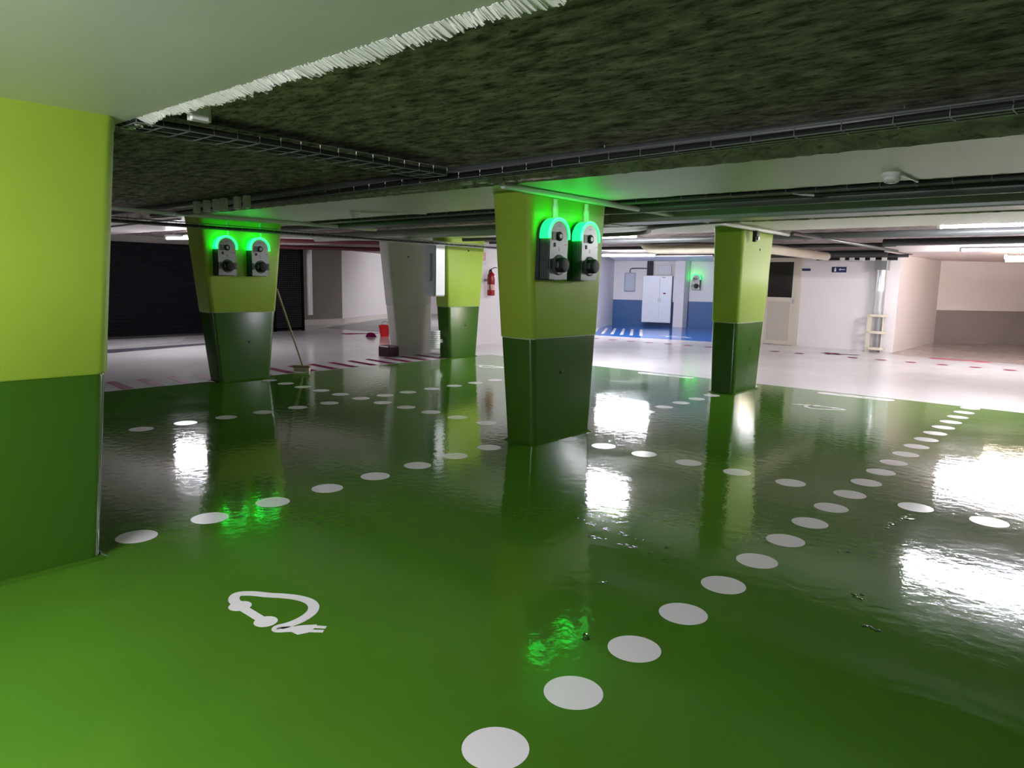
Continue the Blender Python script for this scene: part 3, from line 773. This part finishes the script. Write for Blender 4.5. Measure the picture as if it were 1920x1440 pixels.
t = thing('broom', 'long wooden broom leaning on the column before the shutter', 'broom', (-7.93, 4.46, 0))
smooth_by_angle(obj('handle', tube(bmesh.new(), [(0.0, 0.02, 0.05), (0.33, -0.58, 1.22)], 0.013, 10), M['wood'], t))
bm = B(-0.13, 0.13, -0.035, 0.035, 0.05, 0.09, bev=0.008); ob = obj('head', bm, M['wood'], t); ob.rotation_euler = (0, 0, 0.6)
bm = bmesh.new()
for q in range(12): box(bm, -0.12 + q * 0.02, -0.103 + q * 0.02, -0.03, 0.03, 0.002, 0.052)
ob = obj('bristles', bm, M['pvc'], t); ob.rotation_euler = (0, 0, 0.6)

# maroon bumper block and red bucket by the white column
tag(obj('bumper_block', loft([(0.0021, rrect(-8.90, -8.60, 6.66, 6.90, 0.02)), (0.17, rrect(-8.90, -8.60, 6.66, 6.90, 0.02)), (0.19, rrect(-8.89, -8.61, 6.67, 6.89, 0.02))]), M['maroon_dark']), 'dark maroon block at the left foot of the white column', 'bumper block')
t = thing('bucket', 'bright red bucket on the pale floor left of the white column', 'bucket', (-12.24, 9.52, 0.001))
smooth_by_angle(obj('pail', lathe(bmesh.new(), [(0.10, 0), (0.14, 0.26), (0.15, 0.27), (0.13, 0.265), (0.10, 0.05)], (0, 0, 0), 24), M['red_bright'], t))
obj('handle', tube(bmesh.new(), [(0.14 * math.cos(a), 0.02, 0.26 + 0.10 * math.sin(a)) for a in [PI * q / 10 for q in range(11)]], 0.006, 6), M['steel'], t)
tag(obj('floor_cloth', loft([(0.0021, rrect(-12.42, -12.18, 9.06, 9.26, 0.05)), (0.06, rrect(-12.40, -12.22, 9.08, 9.24, 0.05)), (0.10, rrect(-12.36, -12.26, 9.11, 9.2, 0.03))]), M['maroon']), 'small dark red cloth on the floor beside the red bucket', 'cloth')

# box and ribbed canister on the back column
t = thing('distribution_box', 'tall grey electric box on the left edge of the back green column', 'electric box', (-7.86, 7.08, 1.10))
obj('case', B(-0.13, 0.14, -0.13, 0.10, 0, 0.92, bev=0.012), M['cab_grey'], t)
obj('cover', B(0.14, 0.155, -0.12, 0.09, 0.02, 0.90, bev=0.006), M['white'], t)
obj('side_cover', B(-0.06, 0.05, -0.16, -0.125, 0.25, 0.72, bev=0.01), M['cab_grey'], t)
t = thing('ribbed_canister', 'small white ribbed canister at the left foot of the back green column', 'canister', (-7.88, 7.10, 0.18))
pr = []
for q in range(9): pr += [(0.085, q * 0.036), (0.097, q * 0.036 + 0.009), (0.097, q * 0.036 + 0.022), (0.085, q * 0.036 + 0.031)]
obj('body', lathe(bmesh.new(), pr, (0, 0, 0), 20), M['white'], t)
obj('wall_bracket', B(-0.03, 0.03, 0.05, 0.24, 0.10, 0.16), M['steel'], t)

# fire extinguisher
t = thing('fire_extinguisher', 'red fire extinguisher hung on the white wall between the green columns', 'fire extinguisher', (-9.24, 9.96, 1.06))
smooth_by_angle(obj('cylinder', lathe(bmesh.new(), [(0.07, 0), (0.083, 0.02), (0.083, 0.40), (0.075, 0.45), (0.045, 0.49), (0.028, 0.50), (0.028, 0.52)], (0.06, 0, 0), 24), M['red'], t))
obj('wall_bracket', B(-0.14, 0.0, -0.03, 0.03, 0.30, 0.36), M['steel'], t)
obj('valve', B(0.03, 0.09, -0.03, 0.03, 0.52, 0.56, bev=0.006), M['black'], t)
obj('lever', tube(bmesh.new(), [(0.06, -0.02, 0.56), (0.10, 0.06, 0.60), (0.12, 0.11, 0.60)], 0.009, 8), M['black'], t)
obj('hose', tube(bmesh.new(), smooth_path([(0.06, -0.03, 0.54), (0.10, -0.11, 0.50), (0.12, -0.11, 0.3), (0.12, -0.09, 0.12)], 5), 0.011, 8), M['black'], t)
obj('gauge', lathe(bmesh.new(), [(0.02, 0), (0.02, 0.012)], (0.09, 0.0, 0.54), 14, 'x'), M['white'], t)
obj('label_band', lathe(bmesh.new(), [(0.0838, 0.12), (0.0838, 0.24)], (0.06, 0, 0), 24), M['sign_pink'], t)
t = thing('extinguisher_sign', 'small pink and white sign above the red extinguisher', 'sign', (-9.335, 9.86, 1.72))
obj('panel', B(0, 0.008, -0.10, 0.10, 0, 0.28, bev=0.002), M['white'], t)
obj('pictogram', B(0.007, 0.010, -0.08, 0.08, 0.08, 0.26), M['sign_pink'], t)
obj('symbol', lathe(bmesh.new(), [(0.022, 0), (0.022, 0.003)], (0.0095, 0, 0.17), 14, 'x'), M['white'], t)

# ------------------------------------------------------------------ blue bay: cabinets
ang = math.atan2(1.21, 2.96)
def on_back(s, off=0.0):
    """point s metres along the back wall of the blue bay, off metres in front of it"""
    d = Vector((2.96, 1.21)).normalized(); n = Vector((d.y, -d.x))
    p = Vector((-11.77, 18.82)) + d * s + n * off
    return (p.x, p.y)
t = thing('electrical_cabinet', 'white two door electrical cabinet hung over the blue dado', 'cabinet', (*on_back(1.02, 0.0), 0.13), None, ang)
obj('body', B(0, 0.92, -0.38, -0.012, 0, 1.50, bev=0.006), M['cab'], t)
for q, (a, b) in enumerate(((0.01, 0.545), (0.555, 0.91))):
    d = obj('door', B(a, b, -0.40, -0.38, 0.015, 1.485, bev=0.004), M['cab'], t)
    obj('handle', B((b - 0.04) if q == 0 else (a + 0.02), (b - 0.02) if q == 0 else (a + 0.04), -0.415, -0.40, 0.66, 0.80, bev=0.003), M['steel'], d)
obj('warning_sticker', B(0.66, 0.74, -0.4035, -0.40, 0.92, 0.96), M['maroon'], t)
obj('roof_label', B(0.6, 0.72, -0.4035, -0.40, 1.44, 1.46), M['charger_mid'], t)
t = thing('wall_box', 'slim white box right of the electrical cabinet', 'box', (*on_back(1.97, 0.0), 0.80), None, ang)
obj('case', B(0, 0.16, -0.22, -0.012, 0, 0.78, bev=0.005), M['cab'], t)
obj('lid', B(0.01, 0.15, -0.235, -0.22, 0.02, 0.76, bev=0.004), M['white'], t)
t = thing('meter_box', 'grey meter box on the wall left of the white electrical cabinet', 'meter box', (*on_back(0.36, 0.0), 1.10), None, ang)
obj('case', B(0, 0.36, -0.10, 0, 0, 0.62, bev=0.03), M['cab_grey'], t)
obj('lid', B(0.03, 0.33, -0.115, -0.10, 0.04, 0.58, bev=0.012), M['cab_grey'], t)
obj('feed_pipe', tube(bmesh.new(), smooth_path([(0.18, -0.05, 0.62), (0.18, -0.05, 0.72), (0.30, -0.05, 0.76), (0.75, -0.05, 0.76)], 4), 0.018, 8), M['pipe_grey'], t)
t = thing('cable_riser', 'dark cables rising from the cabinet to the ceiling', 'cables', (*on_back(1.1, 0.15), 1.632), None, ang)
for q in range(4): obj('cable', tube(bmesh.new(), [(0.02 + q * 0.05, 0, 0), (0.02 + q * 0.05, 0, 0.48)], 0.022, 8), M['pipe_dark'], t)
t = thing('ventilation_grille', 'pale slotted grille above the electrical cabinet', 'grille', (*on_back(1.42, 0.10), 1.66), None, ang)
bm = bmesh.new()
for q in range(10): box(bm, q * 0.045, q * 0.045 + 0.025, -0.02, 0.02, 0, 0.30)
obj('slots', bm, M['cab'], t); obj('rear_plate', B(-0.01, 0.46, 0.02, 0.03, 0, 0.31), M['cab_grey'], t)

# ------------------------------------------------------------------ service wall: door, signs, downpipe
sang = math.atan2(0.17, 3.90)
def on_service(s, off=0.0): return (-6.40 + s * math.cos(sang) + off * math.sin(sang), 15.45 + s * math.sin(sang) - off * math.cos(sang))
d = struct(bpy.data.objects.new('door_1', None)); COL.objects.link(d); d.location = (*on_service(1.03, 0.0), 0); d.rotation_euler = (0, 0, sang)
bm = B(-0.01, 0.08, -0.05, -0.001, 0.0, 2.06); box(bm, 0.74, 0.84, -0.05, -0.001, 0, 2.06); box(bm, 0.08, 0.74, -0.05, -0.001, 1.99, 2.06)
obj('door_frame', bm, M['cream'], d)
lf = obj('door_leaf', B(0.08, 0.74, -0.035, -0.005, 0.012, 1.985, bev=0.003), M['cream'], d)
obj('door_window', B(0.10, 0.66, -0.041, -0.035, 1.12, 1.94), M['glass'], d)
obj('mesh_panel', B(0.12, 0.64, -0.041, -0.035, 0.10, 1.03), M['cream_net'], d)
obj('door_handle', B(0.67, 0.70, -0.08, -0.035, 0.98, 1.10, bev=0.006), M['steel'], d)
t = thing('door_sign', 'small plain navy plate beside the cream door', 'sign', (*on_service(1.86, 0.001), 1.74), None, sang)
obj('panel', B(0, 0.20, -0.010, 0, 0, 0.055, bev=0.002), M['navy'], t)
t = thing('direction_sign', 'navy sign with white arrow on the service wall', 'sign', (*on_service(2.52, 0.001), 1.71), None, sang)
obj('panel', B(0, 0.31, -0.010, 0, 0, 0.125, bev=0.002), M['navy'], t)
obj('white_border', B(-0.006, 0.316, -0.006, 0, -0.006, 0.131), M['white'], t)
bm = B(0.17, 0.28, -0.012, -0.010, 0.058, 0.072); bm.faces.new([bm.verts.new(p) for p in ((0.15, -0.0121, 0.065), (0.185, -0.0121, 0.095), (0.185, -0.0121, 0.035))])
obj('arrow', bm, M['white'], t)
bm = lathe(bmesh.new(), [(0.014, -0.012), (0.014, -0.010)], (0.075, 0, 0.093), 12, 'y'); box(bm, 0.055, 0.095, -0.012, -0.010, 0.02, 0.075)
obj('person_pictogram', bm, M['white'], t)

t = thing('downpipe', 'bright wrapped vertical pipe on the service wall', 'pipe', (*on_service(3.58, 0.14), 0.005))
smooth_by_angle(obj('wrapped_pipe', lathe(bmesh.new(), [(0.095, 0.80), (0.10, 0.82), (0.10, 1.30), (0.104, 1.32), (0.10, 1.34), (0.10, 1.76)], (0, 0, 0), 20), M['silver'], t))
smooth_by_angle(obj('lower_pipe', lathe(bmesh.new(), [(0.075, 0.0), (0.075, 0.80)], (0.03, 0, 0), 18), M['steel'], t))
obj('collar', B(-0.13, 0.12, -0.12, 0.12, 1.76, 1.98, bev=0.01), M['steel'], t)
t = thing('pipe_guard', 'cream hoop guard around the foot of the bright wrapped pipe', 'guard', (*on_service(3.58, 0.16), 0.003))
for z in (0.05, 0.40, 0.76):
    bm = bmesh.new()
    q = [(x, y) for x, y in rrect(-0.20, 0.20, -0.16, 0.13, 0.12)]; qi = [(x, y) for x, y in rrect(-0.155, 0.155, -0.115, 0.10, 0.09)]
    n = len(q); lo = [bm.verts.new((x, y, z)) for x, y in q]; hi = [bm.verts.new((x, y, z + 0.055)) for x, y in q]
    lo2 = [bm.verts.new((x, y, z)) for x, y in qi]; hi2 = [bm.verts.new((x, y, z + 0.055)) for x, y in qi]
    for k in range(n):
        j = (k + 1) % n
        bm.faces.new([lo[k], lo[j], hi[j], hi[k]]); bm.faces.new([lo2[j], lo2[k], hi2[k], hi2[j]]); bm.faces.new([hi[k], hi[j], hi2[j], hi2[k]]); bm.faces.new([lo[j], lo[k], lo2[k], lo2[j]])
    obj('hoop', bm, M['pvc'], t)
for x, y in ((-0.13, -0.12), (0.14, -0.11)):
    obj('upright', B(x - 0.045 if x < 0 else x - 0.012, x + 0.045 if x < 0 else x + 0.012, y - 0.008, y + 0.008, 0.0, 0.80), M['pvc'], t)
